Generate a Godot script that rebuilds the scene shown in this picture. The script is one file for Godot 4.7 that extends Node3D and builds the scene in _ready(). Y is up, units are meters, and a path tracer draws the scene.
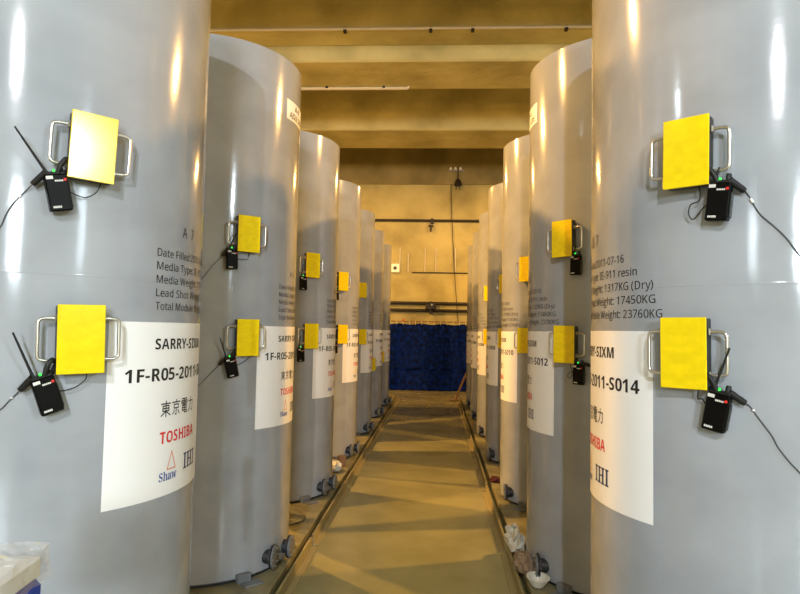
extends Node3D

# ---------------------------------------------------------------- sizes (metres)
const CAM_H := 1.883
const FOCAL := 633.68           # pixels, for an 800 x 594 frame
const YAW := 0.0595
const PITCH := 0.0538
const ROLL := 0.019
const R := 0.7                  # vessel radius
const ROW_X := {"L": -1.850, "R": 1.420}
const ROW_Z := {"L": 2.886, "R": 2.941}
const STEP := 2.0998
const BASE_Y := 0.10
const TOP_Y := 3.978
const SEAM_Y := 2.076
const FACE := {"L": 1.512, "R": -1.581}   # turn of each row's labels towards the aisle
const HALL_X := 13.0
const HALL_NEAR := 13.0         # behind the camera
const HALL_FAR := 20.6
const CEIL_Y := 8.4

var M := {}
var rng := RandomNumberGenerator.new()
var used := {}
var sans: Font
var sans_bold: Font
var serif: Font


# ---------------------------------------------------------------- naming and nodes
func numbered(called: String) -> String:
	var n: int = used.get(called, 0)
	used[called] = n + 1
	return called if n == 0 else "%s_%03d" % [called, n]


func tag(o: Node, label: String, category: String, group := "", kind := "") -> void:
	if label: o.set_meta("label", label)
	if category: o.set_meta("category", category)
	if group: o.set_meta("group", group)
	if kind: o.set_meta("kind", kind)


func thing(called: String, label: String, category: String, at := Transform3D(), group := "") -> Node3D:
	var o := Node3D.new()
	o.name = numbered(called)
	add_child(o)
	o.transform = at
	tag(o, label, category, group)
	return o


func part(called: String, mesh: Mesh, mat: Material, parent: Node3D, at := Transform3D()) -> MeshInstance3D:
	var o := MeshInstance3D.new()
	if parent == self:
		o.name = numbered(called)
	else:
		var n := 0
		for c in parent.get_children():
			if c.get_meta("stem", "") == called: n += 1
		o.name = called if n == 0 else "%s_%03d" % [called, n]
		o.set_meta("stem", called)
	o.mesh = mesh
	o.material_override = mat
	o.transform = at
	parent.add_child(o, true)
	return o


func struct(called: String, mesh: Mesh, mat: Material, label: String, at := Transform3D()) -> MeshInstance3D:
	var o := part(called, mesh, mat, self, at)
	tag(o, label, "", "", "structure")
	return o


# ---------------------------------------------------------------- shape helpers
func begin() -> SurfaceTool:
	var st := SurfaceTool.new()
	st.begin(Mesh.PRIMITIVE_TRIANGLES)
	return st


func done(st: SurfaceTool) -> ArrayMesh:
	st.generate_normals()
	return st.commit()


func tri(st: SurfaceTool, a: Vector3, b: Vector3, c: Vector3, mid: Vector3) -> void:
	var n := (c - a).cross(b - a)
	if n.dot((a + b + c) / 3.0 - mid) < 0.0:
		var t := b
		b = c
		c = t
	st.add_vertex(a)
	st.add_vertex(b)
	st.add_vertex(c)


func quad(st: SurfaceTool, a: Vector3, b: Vector3, c: Vector3, d: Vector3, mid: Vector3) -> void:
	tri(st, a, b, c, mid)
	tri(st, a, c, d, mid)


# chamfered box added to st
func cbox(st: SurfaceTool, centre: Vector3, size: Vector3, ch := 0.004, xf := Transform3D()) -> void:
	st.set_smooth_group(-1)
	var h := size / 2.0
	ch = minf(ch, minf(h.x, minf(h.y, h.z)) * 0.9)
	var mid := xf * centre
	var p := func(sx: float, sy: float, sz: float, ax: int) -> Vector3:
		var v := Vector3(sx * (h.x - (0.0 if ax == 0 else ch)), sy * (h.y - (0.0 if ax == 1 else ch)), sz * (h.z - (0.0 if ax == 2 else ch)))
		return xf * (centre + v)
	for s in [-1.0, 1.0]:
		quad(st, p.call(s, -1, -1, 0), p.call(s, 1, -1, 0), p.call(s, 1, 1, 0), p.call(s, -1, 1, 0), mid)
		quad(st, p.call(-1, s, -1, 1), p.call(1, s, -1, 1), p.call(1, s, 1, 1), p.call(-1, s, 1, 1), mid)
		quad(st, p.call(-1, -1, s, 2), p.call(1, -1, s, 2), p.call(1, 1, s, 2), p.call(-1, 1, s, 2), mid)
		for t in [-1.0, 1.0]:
			quad(st, p.call(s, t, -1, 0), p.call(s, t, 1, 0), p.call(s, t, 1, 1), p.call(s, t, -1, 1), mid)
			quad(st, p.call(s, -1, t, 0), p.call(s, 1, t, 0), p.call(s, 1, t, 2), p.call(s, -1, t, 2), mid)
			quad(st, p.call(-1, s, t, 1), p.call(1, s, t, 1), p.call(1, s, t, 2), p.call(-1, s, t, 2), mid)
			for u in [-1.0, 1.0]:
				tri(st, p.call(s, t, u, 0), p.call(s, t, u, 1), p.call(s, t, u, 2), mid)


func box_mesh(size: Vector3, ch := 0.004, centre := Vector3.ZERO) -> ArrayMesh:
	var st := begin()
	cbox(st, centre, size, ch)
	return done(st)


# turned shape about y: profile of (radius, height); bands are creased where the profile bends sharply
func lathe(st: SurfaceTool, profile: Array, seg := 48, xf := Transform3D()) -> void:
	var group := 0
	for i in profile.size() - 1:
		var a: Vector2 = profile[i]
		var b: Vector2 = profile[i + 1]
		if i > 0:
			var was: Vector2 = a - profile[i - 1]
			if absf(was.angle_to(b - a)) > 0.6: group += 1
		st.set_smooth_group(group)
		for k in seg:
			var t0 := TAU * k / seg
			var t1 := TAU * (k + 1) / seg
			var d0 := Vector3(sin(t0), 0, cos(t0))
			var d1 := Vector3(sin(t1), 0, cos(t1))
			var out := Vector2((b - a).y, -(b - a).x).normalized()   # profile runs upwards on the outside
			var n := xf.basis * (d0 * out.x + Vector3.UP * out.y)
			var v := [xf * (d0 * a.x + Vector3.UP * a.y), xf * (d1 * a.x + Vector3.UP * a.y), xf * (d1 * b.x + Vector3.UP * b.y), xf * (d0 * b.x + Vector3.UP * b.y)]
			for t in [[0, 1, 2], [0, 2, 3]]:
				var p0: Vector3 = v[t[0]]
				var p1: Vector3 = v[t[1]]
				var p2: Vector3 = v[t[2]]
				if (p1 - p0).cross(p2 - p0).length_squared() < 1e-16: continue
				if (p2 - p0).cross(p1 - p0).dot(n) < 0.0:
					var s := p1
					p1 = p2
					p2 = s
				for q in [p0, p1, p2]: st.add_vertex(q)


func lathe_mesh(profile: Array, seg := 48, xf := Transform3D()) -> ArrayMesh:
	var st := begin()
	lathe(st, profile, seg, xf)
	return done(st)


func smooth_path(pts: Array, per := 6) -> PackedVector3Array:
	var out := PackedVector3Array()
	for i in pts.size() - 1:
		var p0: Vector3 = pts[maxi(i - 1, 0)]
		var p1: Vector3 = pts[i]
		var p2: Vector3 = pts[i + 1]
		var p3: Vector3 = pts[mini(i + 2, pts.size() - 1)]
		for k in per:
			out.append(p1.cubic_interpolate(p2, p0, p3, float(k) / per))
	out.append(pts[-1])
	return out


func tube(st: SurfaceTool, path: PackedVector3Array, radius: float, sides := 8, r_end := -1.0) -> void:
	if r_end < 0.0: r_end = radius
	var n := path.size()
	var up := Vector3.UP if absf((path[1] - path[0]).normalized().y) < 0.9 else Vector3.RIGHT
	var rings := []
	for i in n:
		var d := (path[mini(i + 1, n - 1)] - path[maxi(i - 1, 0)]).normalized()
		var s := d.cross(up).normalized()
		up = s.cross(d).normalized()
		var rr := lerpf(radius, r_end, float(i) / (n - 1))
		var ring := []
		for k in sides:
			var t := TAU * k / sides
			ring.append(path[i] + (s * cos(t) + up * sin(t)) * rr)
		rings.append(ring)
	st.set_smooth_group(7)
	for i in n - 1:
		var mid := (path[i] + path[i + 1]) / 2.0
		for k in sides:
			var k2 := (k + 1) % sides
			quad(st, rings[i][k], rings[i][k2], rings[i + 1][k2], rings[i + 1][k], mid)
	st.set_smooth_group(-1)
	for e in [0, n - 1]:
		var inner := path[1] if e == 0 else path[n - 2]
		for k in sides:
			tri(st, path[e], rings[e][k], rings[e][(k + 1) % sides], inner)


func tube_mesh(pts: Array, radius: float, sides := 8, smooth := true, r_end := -1.0) -> ArrayMesh:
	var st := begin()
	tube(st, smooth_path(pts) if smooth else PackedVector3Array(pts), radius, sides, r_end)
	return done(st)


# a thin sheet lying on a cylinder, from angle a0 to a1 and height y0 to y1
func wrap_sheet(a0: float, a1: float, y0: float, y1: float, rad: float, thick := 0.0012) -> ArrayMesh:
	var st := begin()
	var n := 40
	var at := func(a: float, y: float, rr: float) -> Vector3: return Vector3(sin(a) * rr, y, cos(a) * rr)
	var axis := func(y: float) -> Vector3: return Vector3(0, y, 0)
	var ym := (y0 + y1) / 2.0
	for k in n:
		var b0 := lerpf(a0, a1, float(k) / n)
		var b1 := lerpf(a0, a1, float(k + 1) / n)
		st.set_smooth_group(0)
		quad(st, at.call(b0, y0, rad + thick), at.call(b1, y0, rad + thick), at.call(b1, y1, rad + thick), at.call(b0, y1, rad + thick), axis.call(ym))
		st.set_smooth_group(-1)
		var m: Vector3 = at.call((b0 + b1) / 2.0, ym, rad)
		quad(st, at.call(b0, y1, rad - 0.001), at.call(b1, y1, rad - 0.001), at.call(b1, y1, rad + thick), at.call(b0, y1, rad + thick), m)
		quad(st, at.call(b0, y0, rad - 0.001), at.call(b1, y0, rad - 0.001), at.call(b1, y0, rad + thick), at.call(b0, y0, rad + thick), m)
	for e in [a0, a1]:
		quad(st, at.call(e, y0, rad - 0.001), at.call(e, y1, rad - 0.001), at.call(e, y1, rad + thick), at.call(e, y0, rad + thick), at.call((a0 + a1) / 2.0, ym, rad))
	return done(st)


# ---------------------------------------------------------------- lettering
# flat triangles of a text, fitted to width w and cap height h, lower left at the origin
func letters(text: String, font: Font, w: float, h: float) -> PackedVector3Array:
	var tm := TextMesh.new()
	tm.text = text
	tm.font = font
	tm.font_size = 32
	tm.pixel_size = 0.01
	tm.depth = 0.0
	tm.curve_step = 2.0
	tm.horizontal_alignment = HORIZONTAL_ALIGNMENT_LEFT
	var out := PackedVector3Array()
	for s in tm.get_surface_count():
		var arr := tm.surface_get_arrays(s)
		var vs: PackedVector3Array = arr[Mesh.ARRAY_VERTEX]
		if arr[Mesh.ARRAY_INDEX] != null:
			for i in (arr[Mesh.ARRAY_INDEX] as PackedInt32Array): out.append(vs[i])
		else:
			out.append_array(vs)
	var lo := Vector3(1e9, 1e9, 0)
	var hi := Vector3(-1e9, -1e9, 0)
	for v in out:
		lo = lo.min(v)
		hi = hi.max(v)
	# cap height of the face at this size, measured on an H
	var cap := 0.228
	var base := lo.y
	for c in "gjpqy(),;Q":
		if text.contains(c):
			base = lo.y + (0.075 if c != "," and c != "Q" else 0.05)
			break
	for i in out.size():
		out[i] = Vector3((out[i].x - lo.x) * w / (hi.x - lo.x), (out[i].y - base) * h / cap, 0)
	return out


func strokes(paths: Array, cell: float, width: float, x0: float) -> PackedVector3Array:
	var out := PackedVector3Array()
	for p in paths:
		for i in range(0, p.size() - 2, 2):
			var a := Vector2(p[i], p[i + 1])
			var b := Vector2(p[i + 2], p[i + 3])
			var d := (b - a).normalized() * width * 0.5
			var n := Vector2(-d.y, d.x)
			a -= d * 0.8
			b += d * 0.8
			var q := [a - n, a + n, b + n, b - n]
			for k in [0, 1, 2, 0, 2, 3]:
				out.append(Vector3(x0 + q[k].x * cell / 10.0, q[k].y * cell / 10.0, 0))
	return out


# bend flat triangles round a cylinder of radius rad; x = 0 goes to angle a0, y = 0 to height y0
func wrapped(flat: PackedVector3Array, a0: float, y0: float, rad: float) -> ArrayMesh:
	var st := begin()
	for i in range(0, flat.size(), 3):
		var pts := []
		var ns := []
		for k in 3:
			var v := flat[i + k]
			var a := a0 + v.x / R
			ns.append(Vector3(sin(a), 0, cos(a)))
			pts.append(Vector3(sin(a) * rad, y0 + v.y, cos(a) * rad))
		var n: Vector3 = (pts[2] - pts[0]).cross(pts[1] - pts[0])
		var order := [0, 1, 2] if n.dot(ns[0]) > 0.0 else [0, 2, 1]
		for k in order:
			st.set_normal(ns[k])
			st.add_vertex(pts[k])
	return st.commit()


func plane_letters(flat: PackedVector3Array, at: Vector3) -> ArrayMesh:
	var st := begin()
	for i in range(0, flat.size(), 3):
		var a := flat[i]
		var b := flat[i + 1]
		var c := flat[i + 2]
		if (c - a).cross(b - a).z < 0.0:
			var t := b
			b = c
			c = t
		for v in [a, b, c]:
			st.set_normal(Vector3.BACK)
			st.add_vertex(v + at)
	return st.commit()


# ---------------------------------------------------------------- materials
func noise_tex(freq: float, seed_: int, colors: Array, offsets: Array, normal := false, bump := 4.0, kind := FastNoiseLite.TYPE_SIMPLEX_SMOOTH, size := 512) -> NoiseTexture2D:
	var n := FastNoiseLite.new()
	n.noise_type = kind
	n.frequency = freq
	n.seed = seed_
	n.fractal_octaves = 5
	var t := NoiseTexture2D.new()
	t.width = size
	t.height = size
	t.seamless = true
	t.noise = n
	if normal:
		t.as_normal_map = true
		t.bump_strength = bump
	else:
		var g := Gradient.new()
		g.offsets = PackedFloat32Array(offsets)
		g.colors = PackedColorArray(colors)
		t.color_ramp = g
	return t


func mat(called: String, c: Color, rough := 0.5, metal := 0.0) -> StandardMaterial3D:
	var m := StandardMaterial3D.new()
	m.resource_name = called
	m.albedo_color = c
	m.roughness = rough
	m.metallic = metal
	M[called] = m
	return m


func triplanar(m: StandardMaterial3D, scale: float) -> void:
	m.uv1_triplanar = true
	m.uv1_world_triplanar = true
	m.uv1_scale = Vector3.ONE * scale


func make_materials() -> void:
	var m := mat("steel_paint", Color(0.625, 0.645, 0.675), 0.12)
	m.albedo_texture = noise_tex(0.006, 3, [Color(0.94, 0.94, 0.94), Color(1, 1, 1)], [0.3, 0.7])
	m.normal_enabled = true
	m.normal_texture = noise_tex(0.02, 5, [], [], true, 1.2)
	m.normal_scale = 0.10
	m.metallic_specular = 0.5
	triplanar(m, 0.7)
	m = mat("floor_paint", Color(1, 1, 1), 0.24)
	m.albedo_texture = noise_tex(0.008, 11, [Color(0.53, 0.515, 0.34), Color(0.57, 0.555, 0.375), Color(0.60, 0.585, 0.40)], [0.25, 0.5, 0.8])
	m.normal_enabled = true
	m.normal_texture = noise_tex(0.01, 12, [], [], true, 1.0)
	m.normal_scale = 0.12
	triplanar(m, 0.22)
	m = mat("plinth_paint", Color(1, 1, 1), 0.45)
	m.albedo_texture = noise_tex(0.01, 14, [Color(0.45, 0.43, 0.32), Color(0.55, 0.53, 0.40)], [0.3, 0.7])
	triplanar(m, 0.5)
	m = mat("concrete", Color(1, 1, 1), 0.85)
	m.albedo_texture = noise_tex(0.006, 21, [Color(0.55, 0.515, 0.34), Color(0.63, 0.595, 0.40), Color(0.68, 0.64, 0.435), Color(0.72, 0.68, 0.47)], [0.1, 0.4, 0.6, 0.9])
	m.normal_enabled = true
	m.normal_texture = noise_tex(0.03, 22, [], [], true, 3.0)
	m.normal_scale = 0.5
	triplanar(m, 0.16)
	m = mat("lit_beam_concrete", Color(1, 1, 1), 0.85)  # the hall concrete lightened, extra light on the beams put into its colour
	m.albedo_texture = noise_tex(0.006, 27, [Color(0.66, 0.62, 0.42), Color(0.73, 0.69, 0.48), Color(0.77, 0.73, 0.51), Color(0.82, 0.78, 0.56)], [0.15, 0.42, 0.6, 0.9])
	m.normal_enabled = true
	m.normal_texture = noise_tex(0.03, 22, [], [], true, 3.0)
	m.normal_scale = 0.5
	triplanar(m, 0.16)
	m = mat("shaded_concrete", Color(1, 1, 1), 0.85)  # concrete darkened to stand for the shadow high on the end wall
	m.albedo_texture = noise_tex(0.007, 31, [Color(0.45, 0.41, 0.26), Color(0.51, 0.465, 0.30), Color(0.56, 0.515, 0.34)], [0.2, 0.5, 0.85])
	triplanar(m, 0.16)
	mat("label_vinyl", Color(0.95, 0.955, 0.96), 0.38)
	mat("black_ink", Color(0.09, 0.09, 0.10), 0.5)
	mat("stencil_ink", Color(0.11, 0.11, 0.12), 0.45)
	mat("red_ink", Color(0.85, 0.16, 0.14), 0.5)
	mat("dark_red", Color(0.32, 0.10, 0.09), 0.8)
	mat("navy_ink", Color(0.12, 0.20, 0.38), 0.5)
	mat("blue_ink", Color(0.13, 0.30, 0.62), 0.5)
	mat("orange_ink", Color(0.88, 0.55, 0.42), 0.5)
	m = mat("yellow_enamel", Color(0.97, 0.85, 0.05), 0.17)
	m.albedo_texture = noise_tex(0.02, 41, [Color(0.95, 0.95, 0.95), Color(1, 1, 1)], [0.3, 0.7])
	triplanar(m, 2.0)
	mat("dark_case", Color(0.16, 0.17, 0.16), 0.45)
	mat("chrome", Color(0.80, 0.79, 0.76), 0.28, 0.85)
	mat("radio_black", Color(0.03, 0.03, 0.033), 0.4).metallic_specular = 0.25
	mat("cable_grey", Color(0.26, 0.26, 0.27), 0.5)
	mat("rubber", Color(0.04, 0.04, 0.045), 0.6)
	mat("white_print", Color(0.85, 0.85, 0.83), 0.5)
	m = mat("green_led", Color(0.2, 0.9, 0.3), 0.4)
	m.emission_enabled = true
	m.emission = Color(0.15, 1.0, 0.25)
	m.emission_energy_multiplier = 2.0
	mat("pipe_black", Color(0.12, 0.10, 0.07), 0.6)
	mat("pale_conduit", Color(0.80, 0.77, 0.68), 0.5)
	mat("galvanised", Color(0.62, 0.60, 0.55), 0.4, 0.6)
	m = mat("curb_steel", Color(0.60, 0.56, 0.40), 0.45)
	m = mat("tarp_blue", Color(1, 1, 1), 0.7)
	m.metallic_specular = 0.2
	m.albedo_texture = noise_tex(0.02, 51, [Color(0.0, 0.045, 0.19), Color(0.0, 0.09, 0.34), Color(0.0, 0.14, 0.48)], [0.2, 0.5, 0.85])
	triplanar(m, 0.6)
	m = mat("wood", Color(1, 1, 1), 0.7)
	m.albedo_texture = noise_tex(0.03, 61, [Color(0.42, 0.30, 0.18), Color(0.52, 0.39, 0.24)], [0.3, 0.7])
	triplanar(m, 2.0)
	mat("orange_plastic", Color(0.75, 0.33, 0.10), 0.5)
	mat("grey_cap", Color(0.42, 0.44, 0.46), 0.4)
	mat("dark_rubber", Color(0.13, 0.14, 0.15), 0.55)
	mat("blue_case", Color(0.10, 0.28, 0.72), 0.4)
	mat("card_white", Color(0.94, 0.94, 0.93), 0.6)
	m = mat("clear_film", Color(0.9, 0.9, 0.9, 0.16), 0.15)
	m.transparency = BaseMaterial3D.TRANSPARENCY_ALPHA
	m = mat("milky_plastic", Color(0.84, 0.84, 0.80), 0.35)
	mat("cloth_brown", Color(0.55, 0.47, 0.38), 0.8)
	m = mat("warm_glow", Color(1, 0.9, 0.7), 0.5)
	m.emission_enabled = true
	m.emission = Color(1.0, 0.86, 0.62)
	m.emission_energy_multiplier = 25.0
	m = mat("cool_glow", Color(0.9, 0.95, 1.0), 0.5)
	m.emission_enabled = true
	m.emission = Color(0.88, 0.95, 1.0)
	m.emission_energy_multiplier = 25.0
	m = mat("white_glow", Color(1, 1, 0.95), 0.5)
	m.emission_enabled = true
	m.emission = Color(1.0, 0.97, 0.9)
	m.emission_energy_multiplier = 25.0
	m = mat("window_glow", Color(0.9, 0.95, 1.0), 0.5)
	m.emission_enabled = true
	m.emission = Color(0.86, 0.94, 1.0)
	m.emission_energy_multiplier = 4.0


# ---------------------------------------------------------------- places
func axis_at(side: String, i: int) -> Vector3:
	return Vector3(ROW_X[side], 0, -(ROW_Z[side] + i * STEP))


# a frame on the wall of vessel i: x to the right, y up, z out; theta from facing the camera round to the aisle
func on_wall(side: String, i: int, theta: float, y: float, out := 0.0) -> Transform3D:
	var t := theta if side == "L" else -theta
	var n := Vector3(sin(t), 0, cos(t))
	var x := Vector3(cos(t), 0, -sin(t))
	return Transform3D(Basis(x, Vector3.UP, n), axis_at(side, i) + n * (R + out) + Vector3(0, y, 0))


# ---------------------------------------------------------------- camera and light
func make_camera() -> void:
	var cam := Camera3D.new()
	cam.name = "camera"
	var fwd := Vector3(-sin(YAW) * cos(PITCH), sin(PITCH), -cos(YAW) * cos(PITCH))
	var right := Vector3(cos(YAW), 0, -sin(YAW))
	var up := right.cross(fwd)
	var c := cos(ROLL)
	var s := sin(ROLL)
	var x := right * c + up * s
	var y := up * c - right * s
	cam.transform = Transform3D(Basis(x, y, -fwd), Vector3(0, CAM_H, 0))
	cam.fov = rad_to_deg(2.0 * atan(297.0 / FOCAL))
	cam.near = 0.05
	cam.far = 100.0
	add_child(cam)
	cam.current = true


func make_environment() -> void:
	var we := WorldEnvironment.new()
	we.name = "world_environment"
	var e := Environment.new()
	e.background_mode = Environment.BG_COLOR
	e.background_color = Color(0.55, 0.62, 0.70)
	e.tonemap_mode = Environment.TONE_MAPPER_LINEAR
	e.tonemap_exposure = 0.88
	e.sdfgi_enabled = true
	e.ssao_enabled = true
	e.ssil_enabled = true
	we.environment = e
	add_child(we)


const WARM := Color(1.0, 0.75, 0.41)
const COOL := Color(0.90, 0.96, 1.0)
const WHITE := Color(0.97, 0.98, 1.0)
# lamps: place, energy, warm
var LAMPS := [
	[Vector3(-4.6, 6.1, -4.6), 46.0, "warm", "warm high bay lamp hanging beyond the left row, level with its second vessel"],
	[Vector3(-5.6, 6.1, -9.4), 84.0, "warm", "warm high bay lamp hanging beyond the left row, level with its fourth vessel"],
	[Vector3(-4.3, 6.1, -15.7), 22.0, "warm", "warm high bay lamp hanging beyond the left row, level with its last vessel"],
	[Vector3(5.3, 6.1, -7.2), 62.0, "warm", "warm high bay lamp hanging beyond the right row, level with its third vessel"],
	[Vector3(3.3, 6.1, -16.6), 26.0, "warm", "warm high bay lamp hanging beyond the right row, level with its last vessel"],
	[Vector3(-0.3, 6.1, 6.3), 56.0, "white", "white high bay lamp hanging over the aisle behind the camera"],
	[Vector3(10.0, 6.1, 6.1), 48.0, "cool", "cool white high bay lamp hanging behind the camera on the right"],
	[Vector3(-8.1, 6.1, 0.4), 4.0, "cool", "cool white high bay lamp hanging behind the camera on the left"],
]


func make_lamps() -> void:
	var bell := lathe_mesh([Vector2(0.06, 0.22), Vector2(0.10, 0.20), Vector2(0.20, 0.12), Vector2(0.29, -0.02), Vector2(0.30, -0.06), Vector2(0.292, -0.06), Vector2(0.282, -0.02), Vector2(0.19, 0.11), Vector2(0.06, 0.205)], 32)
	for L in LAMPS:
		var t := thing("high_bay_lamp", L[3], "lamp", Transform3D(Basis(), L[0]), "high bay lamps under the ceiling")
		var top: float = CEIL_Y - L[0].y
		part("rod", lathe_mesh([Vector2(0.0, 0.42), Vector2(0.012, 0.42), Vector2(0.012, top), Vector2(0, top)], 10), M.galvanised, t)
		part("reflector", bell, M.galvanised, t)
		part("gear_box", lathe_mesh([Vector2(0, 0.2), Vector2(0.05, 0.2), Vector2(0.07, 0.25), Vector2(0.07, 0.4), Vector2(0.05, 0.43), Vector2(0, 0.43)], 20), M.galvanised, t)
		var bulb := []
		for k in 13:
			var a := PI * k / 12.0
			bulb.append(Vector2(sin(a) * 0.12, -0.05 - cos(a) * 0.17))
		part("bulb", lathe_mesh(bulb, 20), M[L[2] + "_glow"], t)
		var o := OmniLight3D.new()
		o.name = "lamp_light"
		o.light_color = {"warm": WARM, "white": WHITE, "cool": COOL}[L[2]]
		o.light_energy = L[1]
		o.light_size = 0.08
		o.position = Vector3(0, -0.06, 0)
		o.omni_range = 40.0
		o.omni_attenuation = 2.0
		o.shadow_enabled = true
		t.add_child(o)


func window_light() -> void:
	# frosted daylight panels behind the camera: one in the right-hand wall, one in the wall at the back
	daylight("window_1", Transform3D(Basis(Vector3.UP, -PI / 2), Vector3(HALL_X, 4.8, 8.1)), 1.8, 2.4, 16.0, "tall frosted window in the right side wall, behind the camera")
	daylight("window_2", Transform3D(Basis(Vector3.UP, PI), Vector3(1.9, 4.2, HALL_NEAR)), 1.7, 1.8, 140.0, "frosted window in the wall behind the camera, to the right of the aisle")
	daylight("window_3", Transform3D(Basis(Vector3.UP, PI), Vector3(-6.0, 4.6, HALL_NEAR)), 1.5, 1.6, 16.0, "frosted window in the wall behind the camera, to the left of the aisle")


func daylight(called: String, at: Transform3D, w: float, h: float, energy: float, label: String) -> void:
	var o := thing(called, "", "", at)
	tag(o, label, "", "", "structure")
	part("pane", box_mesh(Vector3(w, h, 0.02), 0.002, Vector3(0, 0, 0.03)), M.window_glow, o)
	var st := begin()
	for s in [-1.0, 1.0]:
		cbox(st, Vector3(0, s * (h / 2 + 0.05), 0.04), Vector3(w + 0.2, 0.1, 0.08))
		cbox(st, Vector3(s * (w / 2 + 0.05), 0, 0.04), Vector3(0.1, h, 0.08))
	part("window_frame", done(st), M.galvanised, o)
	var a := AreaLight3D.new()
	a.name = "window_light"
	a.area_size = Vector2(w, h)
	a.light_color = COOL
	a.light_energy = energy
	a.area_range = 60.0
	a.shadow_enabled = true
	a.transform = Transform3D(Basis(Vector3.UP, PI), Vector3(0, 0, 0.1))
	o.add_child(a)


# ---------------------------------------------------------------- the hall
func make_shell() -> void:
	var zc := (HALL_NEAR - HALL_FAR) / 2.0
	var zl := HALL_NEAR + HALL_FAR
	var xf := func(p: Vector3) -> Transform3D: return Transform3D(Basis(), p)
	struct("floor", box_mesh(Vector3(HALL_X * 2 + 0.6, 0.3, zl + 0.6), 0.0), M.floor_paint, "glossy olive painted concrete floor of the aisle", xf.call(Vector3(0, -0.15, zc)))
	struct("ceiling", box_mesh(Vector3(HALL_X * 2 + 0.6, 0.3, zl + 0.6), 0.0), M.concrete, "brown concrete ceiling slab above the beams", xf.call(Vector3(0, CEIL_Y + 0.15, zc)))
	struct("wall_far", box_mesh(Vector3(HALL_X * 2 + 0.6, CEIL_Y, 0.3), 0.0), M.concrete, "stained brown concrete wall at the end of the aisle", xf.call(Vector3(0, CEIL_Y / 2, -HALL_FAR - 0.15)))
	struct("wall_near", box_mesh(Vector3(HALL_X * 2 + 0.6, CEIL_Y, 0.3), 0.0), M.concrete, "concrete wall behind the camera", xf.call(Vector3(0, CEIL_Y / 2, HALL_NEAR + 0.15)))
	for s in [-1.0, 1.0]:
		struct("wall_left" if s < 0 else "wall_right", box_mesh(Vector3(0.3, CEIL_Y, zl), 0.0), M.concrete, "concrete side wall of the hall on the " + ("left" if s < 0 else "right"), xf.call(Vector3(s * (HALL_X + 0.15), CEIL_Y / 2, zc)))
	# deep beams across the hall; each has a stepped lower edge on the near side
	var k := 1
	for zb in [[15.87, 17.5], [11.75, 13.15], [7.2, 8.6], [2.4, 3.8], [-2.4, -1.0]]:
		var st := begin()
		var d: float = zb[1] - zb[0]
		cbox(st, Vector3(0, (7.0 + CEIL_Y) / 2, -(zb[0] + zb[1]) / 2), Vector3(HALL_X * 2, CEIL_Y - 7.0, d), 0.03)
		var b := struct("trim_%d" % k, done(st), M.lit_beam_concrete, "deep brown concrete ceiling beam crossing the aisle")
		if k == 2:
			part("ledge", box_mesh(Vector3(HALL_X * 2, CEIL_Y - 7.30, 0.62), 0.03, Vector3(0, (7.30 + CEIL_Y) / 2, -11.44)), M.lit_beam_concrete, b)
		k += 1
	# shadow along the top of the end wall, painted as a darker strip
	struct("trim_%d" % k, box_mesh(Vector3(HALL_X * 2, 1.7, 0.06), 0.01, Vector3(0, 7.55, -HALL_FAR + 0.03)), M.shaded_concrete, "band painted dark as the shadow along the top of the end wall")
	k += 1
	# raised plinth strips that carry the rows
	for side in ["L", "R"]:
		var inner: float = -1.11 if side == "L" else 0.675
		var outer: float = -3.0 if side == "L" else 2.6
		struct("trim_%d" % k, box_mesh(Vector3(absf(outer - inner), BASE_Y, 17.6), 0.006, Vector3((inner + outer) / 2, BASE_Y / 2, -9.0)), M.plinth_paint, "low painted plinth strip under the %s row of vessels" % ("left" if side == "L" else "right"))
		k += 1


func make_curbs() -> void:
	# steel angle pieces standing along both edges of the aisle, with open joints
	for side in ["L", "R"]:
		var x: float = -1.055 if side == "L" else 0.615
		var z := 1.2
		var n := 0
		var lens := [2.35, 2.02, 2.1, 2.05, 2.15, 2.1, 2.0, 1.7]
		for ln in lens:
			var st := begin()
			var s := -1.0 if side == "L" else 1.0
			cbox(st, Vector3(0, 0.045, -ln / 2), Vector3(0.008, 0.09, ln - 0.05), 0.002)
			cbox(st, Vector3(-s * 0.028, 0.004, -ln / 2), Vector3(0.05, 0.008, ln - 0.05), 0.002)
			cbox(st, Vector3(s * 0.006, 0.087, -ln / 2), Vector3(0.016, 0.006, ln - 0.05), 0.002)
			var o := part("curb_angle", done(st), M.curb_steel, self, Transform3D(Basis(Vector3.UP, rng.randf_range(-0.004, 0.004)), Vector3(x, 0, -z)))
			tag(o, "%s olive painted steel curb angle from the camera, along the foot of the %s row" % [ORD[n], "left" if side == "L" else "right"], "curb", "curb angles along the aisle")
			z += ln
			n += 1


const ORD := ["nearest", "second", "third", "fourth", "fifth", "sixth", "seventh", "eighth"]


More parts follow.
